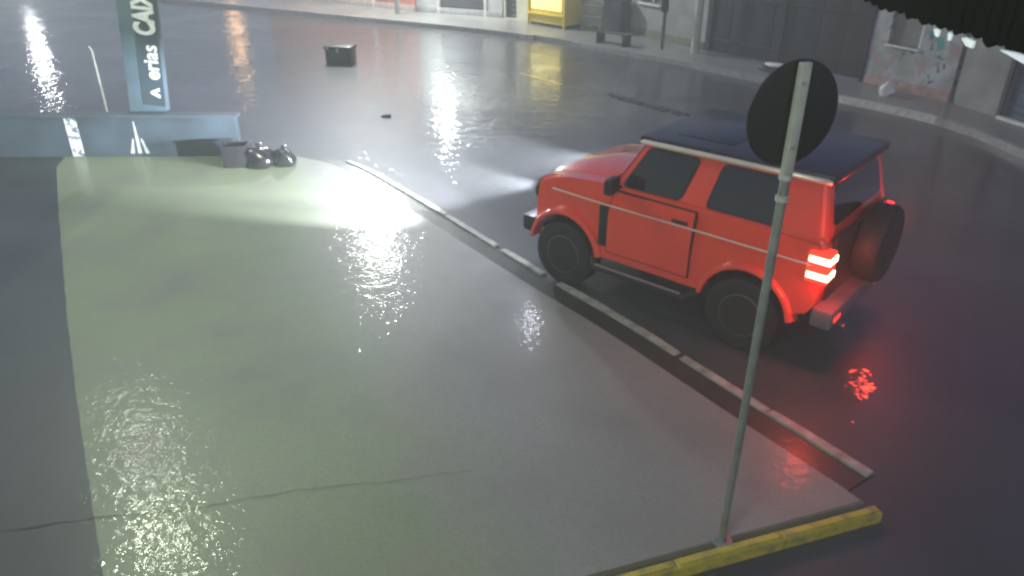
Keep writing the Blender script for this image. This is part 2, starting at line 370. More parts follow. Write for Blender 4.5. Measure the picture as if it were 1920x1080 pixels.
for s_ in (1, -1):
    for u0, u1 in ((0.86, 1.53), (-0.20, 0.55)):
        pane('window_seal', [sidept(s_, u0 - .02, 0.05, 0), sidept(s_, u1 + .02, 0.05, 0), sidept(s_, u1 + .02, 0.96, 0), sidept(s_, u0 - .02, 0.96, 0)], (0, s_, 0.2), 0.003, M_blk, cabin, 0.07)
        pane('side_window', [sidept(s_, u0, 0.08, 0), sidept(s_, u1, 0.08, 0), sidept(s_, u1, 0.93, 0), sidept(s_, u0, 0.93, 0)], (0, s_, 0.2), 0.006, M_gls, cabin)
pane('windscreen', [(1.605, -.66, 1.37), (1.605, .66, 1.37), (1.372, .58, 1.765), (1.372, -.58, 1.765)], (0.86, 0, 0.5), 0.012, M_gls, cabin)
pane('rear_window', [(-0.608, .60, 1.40), (-0.608, -.60, 1.40), (-0.531, -.53, 1.75), (-0.531, .53, 1.75)], (-0.97, 0, 0.2), 0.012, M_gls, cabin)
rf = mesh_obj('roof', B((0.40, 0, 1.845), (1.98, 1.40, 0.095), 0, 0.04), M_roof, car)
for s_ in (1, -1):
    mesh_obj('roof_rail', T([(1.36, s_ * .675, 1.825), (1.30, s_ * .715, 1.835), (0.4, s_ * .72, 1.84), (-0.50, s_ * .715, 1.835), (-0.55, s_ * .68, 1.825)], 0.027, 8), M_chr, rf)
mesh_obj('sunroof', B((0.80, 0, 1.893), (0.62, 0.90, 0.012), 0, 0.005), M_roof, rf)
# doors, mouldings, vents, sills
for s_ in (1, -1):
    def door_slab(g, out):
        """door skin following the body side, grown by g"""
        bm = bmesh.new(); rows = []
        for z, xa, xb in ((0.60 - g, 0.62 - g, 1.60 + g), (0.95, 0.62 - g, 1.60 + g), (1.06, 0.62 - g, 1.60 + g), (1.18, 0.62 - g, 1.58 + g), (1.28 + g * .6, 0.62 - g, 1.56 + g)):
            rows.append([[bm.verts.new((x, s_ * (ywid(1.0, z) + o_), z)) for x in (xa, xb)] for o_ in (-.03, out)])
        for r0, r1 in zip(rows, rows[1:]):
            for k in (0, 1): bm.faces.new((r0[k][0], r0[k][1], r1[k][1], r1[k][0]))
            for e in (0, 1): bm.faces.new((r0[0][e], r0[1][e], r1[1][e], r1[0][e]))
        for r in (rows[0], rows[-1]): bm.faces.new((r[0][0], r[0][1], r[1][1], r[1][0]))
        return bm
    d = mesh_obj('door', door_slab(0, 0.022), M_red, car)
    mesh_obj('door_seal', door_slab(0.014, 0.012), M_blk, d)
    mesh_obj('door_handle', B((0.76, s_ * 0.848, 1.16), (0.17, 0.03, 0.03), 0, 0.008), M_blk, d)
    mesh_obj('side_moulding', T([(2.40, s_ * .80, 1.115), (1.6, s_ * .85, 1.12), (0.6, s_ * .85, 1.12), (-0.56, s_ * .832, 1.10)], 0.010, 6), M_chr, car)
    mesh_obj('fender_vent', B((1.665, s_ * 0.838, 0.87), (0.105, 0.03, 0.46), 0, 0.01), M_blk, car)
    st = mesh_obj('side_step', T([(1.80, s_ * .80, 0.46), (1.70, s_ * .93, 0.42), (0.58, s_ * .93, 0.42), (0.48, s_ * .80, 0.46)], 0.04, 8), M_blk, car)
    mesh_obj('step_edge', B((1.14, s_ * .945, 0.452), (1.05, 0.03, 0.012), 0, 0.003), pbr('scuffed_aluminium', (0.45, 0.45, 0.44), 0.35, 0.7), st)
    # wheel arch flares
    for cx, mt, nm in ((FX, M_red, 'front_flare'), (0.0, M_red, 'rear_flare')):
        bm = bmesh.new(); rings = []
        for k in range(15):
            a_ = R(8 + 164 * k / 14); ca, sa = math.cos(a_), math.sin(a_)
            rings.append([bm.verts.new((cx + ca * r_, s_ * y, 0.42 + sa * r_)) for r_, y in ((0.445, .72), (0.445, .868), (0.46, .878), (0.49, .868), (0.53, .80), (0.52, .74))])
        for k in range(14):
            for j in range(6): bm.faces.new((rings[k][j], rings[k][(j + 1) % 6], rings[k + 1][(j + 1) % 6], rings[k + 1][j]))
        bm.faces.new(rings[0]); bm.faces.new(rings[-1][::-1])
        mesh_obj('wheel_arch_flare', bm, mt, car)
    # mirrors
    mr_ = mesh_obj('mirror', B((1.50, s_ * 0.96, 1.40), (0.10, 0.20, 0.17), s_ * R(8), 0.035), M_blk, car)
    mesh_obj('mirror_arm', T([(1.52, s_ * .78, 1.33), (1.51, s_ * .90, 1.36)], 0.02, 8), M_blk, mr_)
    # wheels
    for cx in (0.0, FX):
        wh = empty('wheel', (cx, s_ * 0.745, WR)); wh.parent = car
        mesh_obj('tyre', LA([(0.23, -.115), (0.33, -.125), (0.375, -.11), (0.385, -.08), (0.385, .08), (0.375, .11), (0.33, .125), (0.23, .115)], 'Y', seg=32), M_tyre, wh)
        bm = bmesh.new(); lathe(bm, [(0.235, s_ * .02), (0.235, s_ * .112), (0.215, s_ * .118), (0.205, s_ * .06), (0.07, s_ * .05), (0.05, s_ * .10), (0.02, s_ * .105)], 'Y', seg=28)
        for q in range(5):
            a_ = 2 * math.pi * q / 5
            box(bm, (0.13, s_ * .075, 0), (0.19, 0.04, 0.06), 0, 0.008, Matrix.Rotation(a_, 4, 'Y'))
        mesh_obj('rim', bm, M_rim, wh)
# bonnet, front end
bm = bmesh.new()
hp = [(1.70, 1.338), (2.18, 1.298), (2.46, 1.258), (2.58, 1.205)]
gr_ = []
for x, z in hp:
    hw = 0.62 - 0.06 * (x - 1.7)
    gr_.append([bm.verts.new((x, y, z + dz)) for y, dz in ((-hw, -0.01), (-hw * .93, .018), (0, .03), (hw * .93, .018), (hw, -0.01))])
for i in range(3):
    for j in range(4): bm.faces.new((gr_[i][j], gr_[i][j + 1], gr_[i + 1][j + 1], gr_[i + 1][j]))
mesh_obj('bonnet', bm, M_red, car)
for y in (-0.2, 0.2): mesh_obj('wiper', T([(1.66, y, 1.36), (1.56, y + .25, 1.44)], 0.008, 6), M_blk, car)
gr = mesh_obj('grille', B((2.70, 0, 0.98), (0.04, 0.98, 0.26), 0, 0.01), M_blk, car)
for k in range(7): mesh_obj('grille_bar', B((2.722, -0.36 + k * .12, 0.98), (0.014, 0.035, 0.22), 0, 0.004), M_red, gr)
mesh_obj('front_bumper', B((2.74, 0, 0.60), (0.18, 1.62, 0.20), 0, 0.04), M_blk, car)
M_hl = pbr('headlight_lens', (0.9, 0.92, 1.0), 0.1, emit=(0.82, 0.88, 1.0), estr=18)
for s_ in (1, -1):
    hl = mesh_obj('headlight', LA([(0.10, 2.66), (0.115, 2.70), (0.10, 2.725), (0.05, 2.74), (0.01, 2.743)], 'X', (0, s_ * .60, 1.0), 20), M_hl, car)
    mesh_obj('headlight_ring', LA([(0.118, 2.67), (0.132, 2.68), (0.132, 2.705), (0.118, 2.71)], 'X', (0, s_ * .60, 1.0), 24), M_blk, hl)
    lamp_light('headlight_glow', car, (2.86, s_ * .60, 1.0), 20, (0.84, 0.88, 1.0), 0.07)
    lamp_light('headlight_beam', car, (2.80, s_ * .60, 1.0), 5200, (0.86, 0.91, 1.0), 0.06, 36, (8.7, s_ * .3 + 1.0, 0.0))
# rear: tail lamps with three bars, spare wheel, bumper, plate
M_tl = pbr('tail_red', (0.6, 0.01, 0.01), 0.2, emit=(1.0, 0.03, 0.015), estr=2.2, coat=1)
M_tlh = pbr('tail_hot', (1.0, 0.5, 0.3), 0.2, emit=(1.0, 0.55, 0.32), estr=7)
for s_ in (1, -1):
    t = mesh_obj('tail_light', B((-0.625, s_ * .752, 1.085), (0.20, 0.17, 0.30), 0, 0.025), M_tl, car)
    for z in (1.165, 1.09, 1.01):
        mesh_obj('lamp_bar', B((-0.635, s_ * .757, z), (0.20 if z != 1.09 else 0.15, 0.172 if z != 1.09 else 0.13, 0.062), 0, 0.012), M_tlh, t)
    lamp_light('tail_glow', car, (-0.82, s_ * .86, 1.08), 24, (1.0, 0.05, 0.025), 0.09)
sp = empty('spare_wheel', (-0.82, -0.16, 1.04)); sp.parent = car
mesh_obj('tyre', LA([(0.22, .11), (0.33, .12), (0.375, .10), (0.385, .06), (0.385, -.08), (0.36, -.11), (0.25, -.12)], 'X', seg=32), M_tyre, sp)
mesh_obj('wheel_cover', LA([(0.25, -.10), (0.24, -.128), (0.1, -.14), (0.02, -.142)], 'X', seg=28), M_blk, sp)
mesh_obj('tailgate', B((-0.668, -0.03, 1.0), (0.03, 1.32, 0.62), 0, 0.008), M_blk, car)
rb = mesh_obj('rear_bumper', B((-0.74, 0, 0.60), (0.20, 1.66, 0.19), 0, 0.035), pbr('grey_bumper', (0.12, 0.12, 0.14), 0.35, var=0.2, coat=0.5), car)
mesh_obj('number_plate', B((-0.848, -0.45, 0.62), (0.012, 0.40, 0.12), 0, 0.004), pbr('plate_grey', (0.6, 0.6, 0.62), 0.4), rb)
for y in (-.70, .70): mesh_obj('reflector', B((-0.844, y, 0.60), (0.008, 0.14, 0.045), 0, 0.002), M_tl, rb)
mesh_obj('exhaust', T([(-0.55, .45, .42), (-0.86, .45, .40)], 0.03, 10), M_rim, car)

# ------------------------------------------------------------------ blue totem and low blue wall on the far edge of the apron
M_bwall = pbr('blue_wall_paint', (0.055, 0.078, 0.096), 0.6, var=0.25, vscale=1.6, spec=0.3, bump=0.2)
M_tot = pbr('totem_slate', (0.05, 0.075, 0.092), 0.4, var=0.12, vscale=2)
M_totb = pbr('totem_blue', (0.105, 0.155, 0.19), 0.35, var=0.15, vscale=2, coat=0.3)
lw = tag(empty('low_wall', (-9.0, 12.62, 0)), 'long low blue painted wall along the far edge of the forecourt', 'wall')
mesh_obj('wall_body', B((-1.5, 0, 0.36), (11.6, 0.16, 0.72), 0, 0.012), M_bwall, lw)
mesh_obj('coping', B((-1.5, 0, 0.745), (11.7, 0.22, 0.05), 0, 0.012), pbr('coping_blue', (0.06, 0.08, 0.097), 0.6), lw)
M_refl = pbr('reflection_white', (0.85, 0.87, 0.88), 0.35, vscale=14, col2=(0.14, 0.19, 0.23), thresh=(0.50, 0.58), detail=8)  # white broken by wall blue, colours of a painted-on lamp reflection
mesh_obj('painted_reflection', B((1.50, -0.084, 0.37), (0.20, 0.006, 0.68)), M_refl, lw)  # thin plate painted as a white reflection on the blue wall
M_em = pbr('pale_emblem', (0.62, 0.64, 0.62), 0.4)
for dx, h0, h1 in ((0, 0.10, 0.66), (-0.13, 0.10, 0.36), (0.13, 0.10, 0.36)):
    bm = bmesh.new(); y = -0.086
    pts = [(2.57 + dx - 0.035, h0), (2.57 + dx + 0.035, h0), (2.57 + dx * .55 + 0.008, h1), (2.57 + dx * .55 - 0.008, h1)]
    a = [bm.verts.new((x, y, z)) for x, z in pts]; b_ = [bm.verts.new((x, y + .01, z)) for x, z in pts]
    for i in range(4): bm.faces.new((a[i], a[(i + 1) % 4], b_[(i + 1) % 4], b_[i]))
    bm.faces.new(a); bm.faces.new(b_[::-1]); mesh_obj('emblem_stroke', bm, M_em, lw)
tt = tag(empty('totem_sign', (-6.33, 12.86, 0)), 'tall blue sign pillar with white upright lettering behind the low wall', 'sign')
mesh_obj('pillar', B((0, 0, 1.7), (0.62, 0.16, 3.4), 0, 0.01), M_totb, tt)
mesh_obj('panel', B((0.125, -0.084, 2.12), (0.37, 0.014, 2.46)), M_tot, tt)
def text(body, size, loc, parent, mat, name='lettering', bold=0.04, xs=1.0):
    cu = bpy.data.curves.new('t', 'FONT'); cu.body = body; cu.size = size; cu.extrude = 0.004; cu.offset = bold * size
    to = bpy.data.objects.new('t', cu); COL.objects.link(to)
    dg = bpy.context.evaluated_depsgraph_get(); me = bpy.data.meshes.new_from_object(to.evaluated_get(dg)); bpy.data.objects.remove(to)
    me.materials.clear(); me.materials.append(mat)
    o = bpy.data.objects.new(name, me); COL.objects.link(o); o.parent = parent
    o.rotation_euler = Matrix(((0, -1, 0), (0, 0, -1), (1, 0, 0))).to_euler(); o.location = loc; o.scale = (xs, 1, 1)
    return o
M_let = pbr('white_lettering', (0.85, 0.87, 0.85), 0.4)
text('erias', 0.34, (0.262, -0.096, 1.33), tt, M_let, xs=0.88, bold=0.02)
text('CAIXA', 0.45, (0.258, -0.096, 2.05), tt, M_let, xs=0.62, bold=0.05)
text('^', 0.34, (0.33, -0.096, 1.03), tt, M_let, 'arrow_mark', 0.03)
tt.rotation_euler = (0, R(6), 0)
# thin pale post standing behind the wall
tp = tag(mesh_obj('thin_post', T([(0, 0, 0), (0, 0, 1.25), (-0.04, 0, 1.34)], [0.022, 0.018, 0.012], 8), pbr('pale_post', (0.6, 0.6, 0.52), 0.4)), 'thin pale post standing on wet road left of the blue sign pillar', 'post')
tp.location = (-8.6, 15.8, 0)

# ------------------------------------------------------------------ rubbish at the apron corner
def lump(name, loc, s, mat, seed, amp=0.18, sub=3, flat=-0.55, parent=None):
    rnd = random.Random(seed); bm = bmesh.new(); bmesh.ops.create_icosphere(bm, subdivisions=sub, radius=1)
    dirs = [(Vector((rnd.gauss(0, 1), rnd.gauss(0, 1), rnd.gauss(0, 1))).normalized(), rnd.uniform(2, 7), rnd.uniform(0, 6)) for _ in range(9)]
    for v in bm.verts:
        d = v.co.normalized(); k = 1 + amp * sum(math.sin(f * d.dot(a) + p) for a, f, p in dirs) / 3.5
        q = d * k
        if q.z < flat: q.z = flat + (q.z - flat) * 0.05
        v.co = Vector((q.x * s[0], q.y * s[1], (q.z - flat) * s[2]))
    o = mesh_obj(name, bm, mat, parent, 60); o.location = loc; return o
M_bag = pbr('black_bag_plastic', (0.012, 0.012, 0.013), 0.22, bump=0.8, bscale=14, coat=0.6, coat_r=0.15)
for i, (x, y, s_, lb) in enumerate([(-4.18, 11.98, (.25, .22, .22), 'black rubbish bag beside the dark grey crate at forecourt corner'), (-3.78, 12.02, (.19, .17, .19), 'smaller black rubbish bag nearest the bright wet corner')]):
    bgo = tag(empty('rubbish_bag', (x, y, 0.058)), lb, 'rubbish bag', 'black bags at the forecourt corner')
    lump('sack', (0, 0, 0), s_, M_bag, 11 + i, parent=bgo)
    mesh_obj('knot', LA([(0.02, s_[2] * 1.35), (0.025, s_[2] * 1.5), (0.05, s_[2] * 1.75), (0.015, s_[2] * 1.8)], 'Z', seg=9), M_bag, bgo)
cr = tag(empty('grey_crate', (-4.56, 12.0, 0.06), R(4)), 'dark grey plastic crate standing left of the rubbish bags', 'crate')
M_cr = pbr('grey_plastic', (0.02, 0.021, 0.024), 0.4, coat=0.3)
mesh_obj('crate_floor', B((0, 0, 0.02), (0.40, 0.28, 0.04), 0, 0.006), M_cr, cr)
for sx, sy, dx, dy in ((0, 1, .42, .02), (0, -1, .42, .02), (1, 0, .02, .26), (-1, 0, .02, .26)):
    mesh_obj('crate_side', B((sx * .20, sy * .14, 0.18), (dx, dy, 0.33), 0, 0.006), M_cr, cr)
    mesh_obj('crate_rim', B((sx * .205, sy * .145, 0.355), (dx + .03, dy + .02, 0.025), 0, 0.006), M_cr, cr)
# dark box lying on the road
bx = tag(empty('black_box', (-4.72, 21.25, 0.0), R(-8)), 'black plastic box lying alone on the shiny wet road', 'box')
M_bb = pbr('black_box_plastic', (0.02, 0.02, 0.021), 0.45, coat=0.4, coat_r=0.2)
mesh_obj('tub', B((0, 0, 0.19), (0.74, 0.46, 0.38), 0, 0.04), M_bb, bx)
mesh_obj('lid', B((0, 0, 0.41), (0.80, 0.52, 0.09), 0, 0.035), M_bb, bx)
mesh_obj('latch', B((0.0, -0.262, 0.35), (0.06, 0.02, 0.10), 0, 0.006), pbr('latch_grey', (0.6, 0.6, 0.6), 0.3, 0.5), bx)
mesh_obj('latch', B((-0.28, -0.262, 0.40), (0.06, 0.02, 0.06), 0, 0.006), MATS['latch_grey'], bx)
st_ = lump('stone', (-2.60, 15.35, 0.0), (.10, .06, .04), pbr('dark_stone', (0.03, 0.03, 0.03), 0.5), 31)
tag(st_, 'small dark stone lying alone on the road left of the light streak', 'stone')

# ------------------------------------------------------------------ buildings across the road
def frame_of(a, b_):
    a, b_ = Vector(a), Vector(b_); d = (b_ - a); return d.length, math.atan2(d.y, d.x)
def facade(name, a, b_, h, depth, openings, mat, label, cat='building', base=None, z0=0.125):
    """solid house whose street wall (from a to b, local x) is built in pieces round its openings; local +y points away from the street"""
    L_, ang = frame_of(a, b_)
    root = tag(empty(name, (a[0], a[1], z0), ang), label, cat)
    bm = bmesh.new(); xs = 0.0
    for (x0, x1, zb, zt) in sorted(openings):
        if x0 > xs: box(bm, ((xs + x0) / 2, 0.10, h / 2), (x0 - xs, 0.20, h))
        if zb > 0: box(bm, ((x0 + x1) / 2, 0.10, zb / 2), (x1 - x0, 0.20, zb))
        if zt < h: box(bm, ((x0 + x1) / 2, 0.10, (zt + h) / 2), (x1 - x0, 0.20, h - zt))
        xs = x1
    if xs < L_: box(bm, ((xs + L_) / 2, 0.10, h / 2), (L_ - xs, 0.20, h))
    mesh_obj('front_wall', bm, mat, root, 0)
    bm = bmesh.new(); box(bm, (0.1, depth / 2 + .1, h / 2), (0.196, depth - .2, h - .004)); box(bm, (L_ - .1, depth / 2 + .1, h / 2), (0.196, depth - .2, h - .004)); box(bm, (L_ / 2, depth - .1, h / 2), (L_ - .4, .2, h - .008))
    mesh_obj('side_walls', bm, mat, root, 0)
    mesh_obj('roof', B((L_ / 2, depth / 2, h + .08), (L_ + .2, depth + .3, .16), 0, .02), pbr('roof_slab', (0.16, 0.15, 0.14), 0.8), root)
    if base: mesh_obj('plinth', B((L_ / 2, -0.018, 0.11), (L_ - .02, 0.03, 0.22), 0, 0.005), base, root)
    return root, L_
def door(root, x0, x1, zt, mat, fmat, name='door', slats=0):
    w_ = x1 - x0
    d = mesh_obj(name, B(((x0 + x1) / 2, 0.12, zt / 2), (w_ - .02, 0.05, zt - .01), 0, 0.004), mat, root)
    fr_ = bmesh.new(); box(fr_, (x0 - .03, -0.012, zt / 2), (0.10, 0.05, zt)); box(fr_, (x1 + .03, -0.012, zt / 2), (0.10, 0.05, zt)); box(fr_, ((x0 + x1) / 2, -0.012, zt + .05), (w_ + .16, 0.05, .096))
    mesh_obj('door_frame', fr_, fmat, d)
    if slats:
        nn = int(zt / slats)
        for k in range(nn):
            mesh_obj('slat', B(((x0 + x1) / 2, 0.088, (k + .5) * slats), (w_ - .06, 0.03, slats * .86), 0, 0.008), mat, d)
    else:
        mesh_obj('handle', B((x1 - .14, 0.075, 1.0), (0.04, 0.05, 0.16), 0, 0.008), pbr('brass', (0.5, 0.4, 0.2), 0.3, 0.8), d)
    return d
M_salm = pbr('salmon_wall', (0.55, 0.20, 0.15), 0.7, var=0.15, vscale=2.0, bump=0.2)
M_wht = pbr('white_trim', (0.70, 0.69, 0.64), 0.5, var=0.1)
M_gw = pbr('grey_white_wall', (0.50, 0.50, 0.48), 0.7, var=0.15, vscale=1.5, bump=0.2)
M_cream = pbr('cream_wall', (0.62, 0.60, 0.48), 0.7, var=0.12, vscale=2, bump=0.2)
M_shut = pbr('dark_shutter', (0.085, 0.09, 0.095), 0.45, 0.2, var=0.1)
M_dullw = pbr('dull_grey_wall', (0.27, 0.275, 0.25), 0.8, var=0.25, vscale=1.8, bump=0.3)
r1, L1 = facade('salmon_house', (-11.2, 36.4), (-3.75, 30.75), 3.6, 6, [(7.05, 8.35, 0.02, 2.3)], M_salm, 'salmon pink house with orange door at far left of the road', base=pbr('plinth_pale', (0.50, 0.40, 0.36), 0.6, var=0.2))
door(r1, 7.05, 8.35, 2.3, pbr('orange_door', (0.62, 0.24, 0.12), 0.45, var=0.1), M_wht)
r2, L2 = facade('grey_shop', (-3.7, 30.74), (-0.35, 28.95), 3.6, 5, [(1.05, 3.05, 0.02, 2.6)], M_gw, 'pale grey shop with dark closed roller shutter beside salmon house', base=pbr('plinth_grey', (0.42, 0.42, 0.40), 0.6, var=0.2))
door(r2, 1.05, 3.05, 2.6, M_shut, M_wht, 'roller_shutter', 0.12)
r3, L3 = facade('cream_shop', (-0.30, 28.92), (3.35, 26.55), 3.5, 5, [(0.06, 0.55, 0.02, 2.3)], M_cream, 'cream shop wall behind the yellow lit stall')
mg = mesh_obj('grille_door', B((0.305, 0.12, 1.15), (0.47, 0.04, 2.28)), pbr('dark_door', (0.03, 0.032, 0.036), 0.5), r3)
for k in range(12): mesh_obj('grille_slat', B((0.40, 0.088, 0.12 + k * .18), (0.16, 0.02, 0.06), 0, 0.006), pbr('grille_grey', (0.22, 0.23, 0.25), 0.4, 0.5), mg)
r4, L4 = facade('dull_wall_house', (3.40, 26.50), (5.55, 22.35), 3.3, 4.5, [(1.5, 2.5, 1.0, 2.1)], M_dullw, 'dull grey house wall right of the black cabinet', base=pbr('mossy_plinth', (0.16, 0.17, 0.11), 0.8, var=0.4))
wd = mesh_obj('window', B((2.0, 0.14, 1.55), (0.98, 0.03, 1.08)), M_gls, r4)
mesh_obj('window_frame', B((2.0, 0.11, 1.55), (0.05, 0.05, 1.08), 0, 0.004), M_wht, wd); mesh_obj('window_sill', B((2.0, -0.03, 0.97), (1.12, 0.14, 0.05), 0, 0.006), M_wht, wd)
# dark sheet-metal yard gate
Lg, ag = frame_of((5.62, 22.2), (8.36, 18.15))
gt = tag(empty('yard_gate', (5.62, 22.2, 0.125), ag), 'tall dark sheet metal yard gate between pale pole and graffiti wall', 'gate')
M_gate = pbr('dark_gate_metal', (0.014, 0.017, 0.015), 0.6, 0.1, var=0.3, vscale=1.5, bump=0.2)
npan = 7
for k in range(npan):
    w_ = Lg / npan
    mesh_obj('gate_panel', B(((k + .5) * w_, 0.06 + 0.012 * (k % 2), 1.55), (w_ - .012, 0.03, 3.0), 0, 0.005), M_gate, gt)
for z in (0.35, 1.5, 2.7): mesh_obj('gate_rail', B((Lg / 2, 0.025, z), (Lg, 0.04, 0.07), 0, 0.006), M_gate, gt)
for x in (0.03, Lg / 2, Lg - .03): mesh_obj('gate_post', B((x, 0.0, 1.6), (0.08, 0.05, 3.2), 0, 0.006), M_gate, gt)
# graffiti wall with a walled-in window
def graffiti():
    m = bpy.data.materials.new('graffiti_wall'); m.use_nodes = True; nt = m.node_tree; L = nt.links; b = nt.nodes['Principled BSDF']
    tc = nt.nodes.new('ShaderNodeTexCoord'); col = None
    def noi(s, off):
        mp = nt.nodes.new('ShaderNodeMapping'); mp.inputs['Location'].default_value = off; L.new(tc.outputs['Object'], mp.inputs['Vector'])
        n_ = nt.nodes.new('ShaderNodeTexNoise'); n_.inputs['Scale'].default_value = s; n_.inputs['Detail'].default_value = 4; n_.inputs['Distortion'].default_value = 0.8
        L.new(mp.outputs[0], n_.inputs['Vector']); return n_
    base = nt.nodes.new('ShaderNodeValToRGB'); e = base.color_ramp.elements; e[0].color = (.24, .25, .23, 1); e[1].color = (.42, .43, .42, 1); e[0].position = .35; e[1].position = .65
    L.new(noi(2.5, (0, 0, 0)).outputs['Fac'], base.inputs['Fac']); col = base.outputs['Color']
    for s_, off, c, p in ((3.2, (3, 1, 4), (.06, .30, .28), .60), (4.5, (7, 2, 1), (.04, .09, .22), .61), (2.2, (1, 5, 9), (.34, .24, .225), .56), (6, (2, 8, 3), (.03, .035, .045), .66)):
        r = nt.nodes.new('ShaderNodeValToRGB'); r.color_ramp.elements[0].position = p; r.color_ramp.elements[1].position = p + .05
        L.new(noi(s_, off).outputs['Fac'], r.inputs['Fac'])
        mx = nt.nodes.new('ShaderNodeMix'); mx.data_type = 'RGBA'; L.new(r.outputs['Color'], mx.inputs[0]); L.new(col, mx.inputs[6]); mx.inputs[7].default_value = (*c, 1); col = mx.outputs[2]
    L.new(col, b.inputs['Base Color']); b.inputs['Roughness'].default_value = 0.7; return m
M_gra = graffiti()
r5, L5 = facade('graffiti_house', (8.41, 18.1), (9.35, 16.05), 3.0, 3.0, [(0.42, 1.28, 0.95, 1.75)], M_gra, 'shabby small house covered in teal and blue graffiti paint', base=pbr('pink_stained_plinth', (0.36, 0.24, 0.21), 0.8, var=0.3, vscale=6))
wd = mesh_obj('blocked_window', B((0.85, 0.15, 1.35), (0.84, 0.04, 0.78)), pbr('window_board', (0.17, 0.18, 0.16), 0.8), r5)
mesh_obj('window_bar', B((1.22, 0.06, 1.35), (0.05, 0.05, 0.78), 0, 0.006), M_wht, wd); mesh_obj('window_sill', B((0.85, -0.01, 0.93), (0.92, 0.12, 0.035), 0, 0.006), M_wht, wd)
r6, L6 = facade('grey_garage', (9.42, 16.0), (10.35, 12.4), 3.0, 4.0, [(1.25, 3.3, 0.06, 2.3)], M_dullw, 'plain grey garage with dark blue roller door at far right')
door(r6, 1.25, 3.3, 2.3, pbr('blue_shutter', (0.06, 0.10, 0.15), 0.5, var=0.12), pbr('dark_frame', (0.05, 0.055, 0.06), 0.5), 'roller_door', 0.14)
mesh_obj('door_sill', B((2.28, -0.05, 0.03), (2.05, 0.14, 0.06), 0, 0.01), M_wht, r6)

# street furniture on the far pavement
bo = tag(empty('yellow_stall', (1.75, 26.15, 0.128), math.atan2(-1.42, 1.24) + math.pi), 'bright yellow lit stall cabinet on the far pavement', 'stall')
M_ys = pbr('stall_yellow', (0.72, 0.55, 0.06), 0.4, var=0.08, vscale=3)
bo.rotation_euler = (0, 0, math.atan2(27.72 - 26.3, 0.47 - 1.71) + math.pi)
# local -x runs from the near corner to the left, +y away from the road
mesh_obj('cabinet', B((-0.90, 0.42, 0.95), (1.76, 0.80, 1.70), 0, 0.02), M_ys, bo)
mesh_obj('lit_panel', B((-0.92, 0.012, 1.12), (1.45, 0.03, 1.15), 0, 0.02), pbr('lit_yellow_panel', (0.9, 0.75, 0.2), 0.4, emit=(1.0, 0.80, 0.22), estr=1.6), bo)
mesh_obj('ledge', B((-0.90, -0.03, 0.40), (1.72, 0.10, 0.05), 0, 0.01), M_ys, bo)
for x in (-1.79, -0.01): mesh_obj('corner_post', B((x, 0.0, 0.98), (0.07, 0.07, 1.96), 0, 0.01), M_ys, bo)
mesh_obj('plinth', B((-0.90, 0.40, 0.045), (1.66, 0.70, 0.09), 0, 0.01), M_blk, bo)
mesh_obj('canopy', B((-0.90, 0.30, 2.02), (2.0, 1.2, 0.08), 0, 0.02), M_ys, bo)
rk = tag(empty('wire_table', (2.75, 26.05, 0.128), R(-40)), 'pale wire frame table between yellow stall and black cabinet', 'table')
M_wire = pbr('pale_wire', (0.50, 0.48, 0.36), 0.4, 0.3)
for x in (-.34, .34):
    for y in (-.22, .22): mesh_obj('leg', T([(x, y, 0), (x, y, .80)], .018, 8), M_wire, rk)
for z in (.45, .80): mesh_obj('shelf', B((0, 0, z), (.74, .50, .035), 0, .008), M_wire, rk)
bc = tag(empty('black_cabinet', (3.40, 25.55, 0.128), R(-45)), 'black cabinet on pavement right of the wire table', 'cabinet')
mesh_obj('case', B((0, 0, .52), (.72, .5, .96), 0, .015), pbr('cabinet_black', (0.03, 0.034, 0.034), 0.5), bc)
mesh_obj('top_board', B((0, 0, 1.015), (.76, .54, .035), 0, .006), M_blk, bc)
mesh_obj('cabinet_door', B((0, -.258, .53), (.64, .02, .84), 0, .004), pbr('cabinet_door', (0.04, 0.045, 0.045), 0.45), bc)
mesh_obj('base_strip', B((0, -.255, .03), (.70, .03, .05), 0, .004), M_wht, bc)
gb = tag(empty('low_bench', (3.05, 23.35, 0.128), R(-47)), 'low dark bench near the far kerb in front of black cabinet', 'bench')
for k in range(4): mesh_obj('seat_slat', B((0, -.15 + k * .10, .33), (1.25, .085, .03), 0, .006), pbr('wet_dark_wood', (0.04, 0.042, 0.04), 0.3, coat=0.8), gb)
for x in (-.5, .5): mesh_obj('leg_frame', B((x, 0, .155), (.06, .36, .31), 0, .008), M_blk, gb)
dp = tag(empty('dark_pole', (4.36, 22.5, 0.12)), 'thin dark pole with small meter box on the far pavement', 'pole')
mesh_obj('shaft', T([(0, 0, 0), (0, 0, 4.6)], .05, 10), pbr('dark_pole', (0.05, 0.053, 0.052), 0.6), dp); mesh_obj('meter_box', B((-.03, -.07, 1.25), (.2, .12, .42), 0, .012), M_blk, dp)
pp = tag(empty('pale_pole', (5.20, 21.95, 0.12)), 'pale concrete pole beside the dark yard gate', 'pole')
mesh_obj('shaft', T([(0, 0, 0), (0, 0, 7.5)], [.12, .085], 12), pbr('pale_concrete', (0.40, 0.41, 0.37), 0.7, var=0.2, vscale=4), pp); mesh_obj('cable_strap', LA([(.122, 2.0), (.125, 2.0), (.125, 2.06), (.122, 2.06)], 'Z', seg=14), M_galv, pp)
pb = lump('plastic_bag', (8.35, 16.75, 0.128), (.16, .13, .17), pbr('white_bag', (0.75, 0.72, 0.70), 0.4, bump=0.6, bscale=20), 41, 0.3)
tag(pb, 'crumpled white plastic bag at foot of the graffiti wall', 'plastic bag')
kb = tag(empty('dark_bundle', (6.55, 19.25, 0.128), R(-50)), 'dark bundle with pale top half hidden behind the round sign', 'bundle')
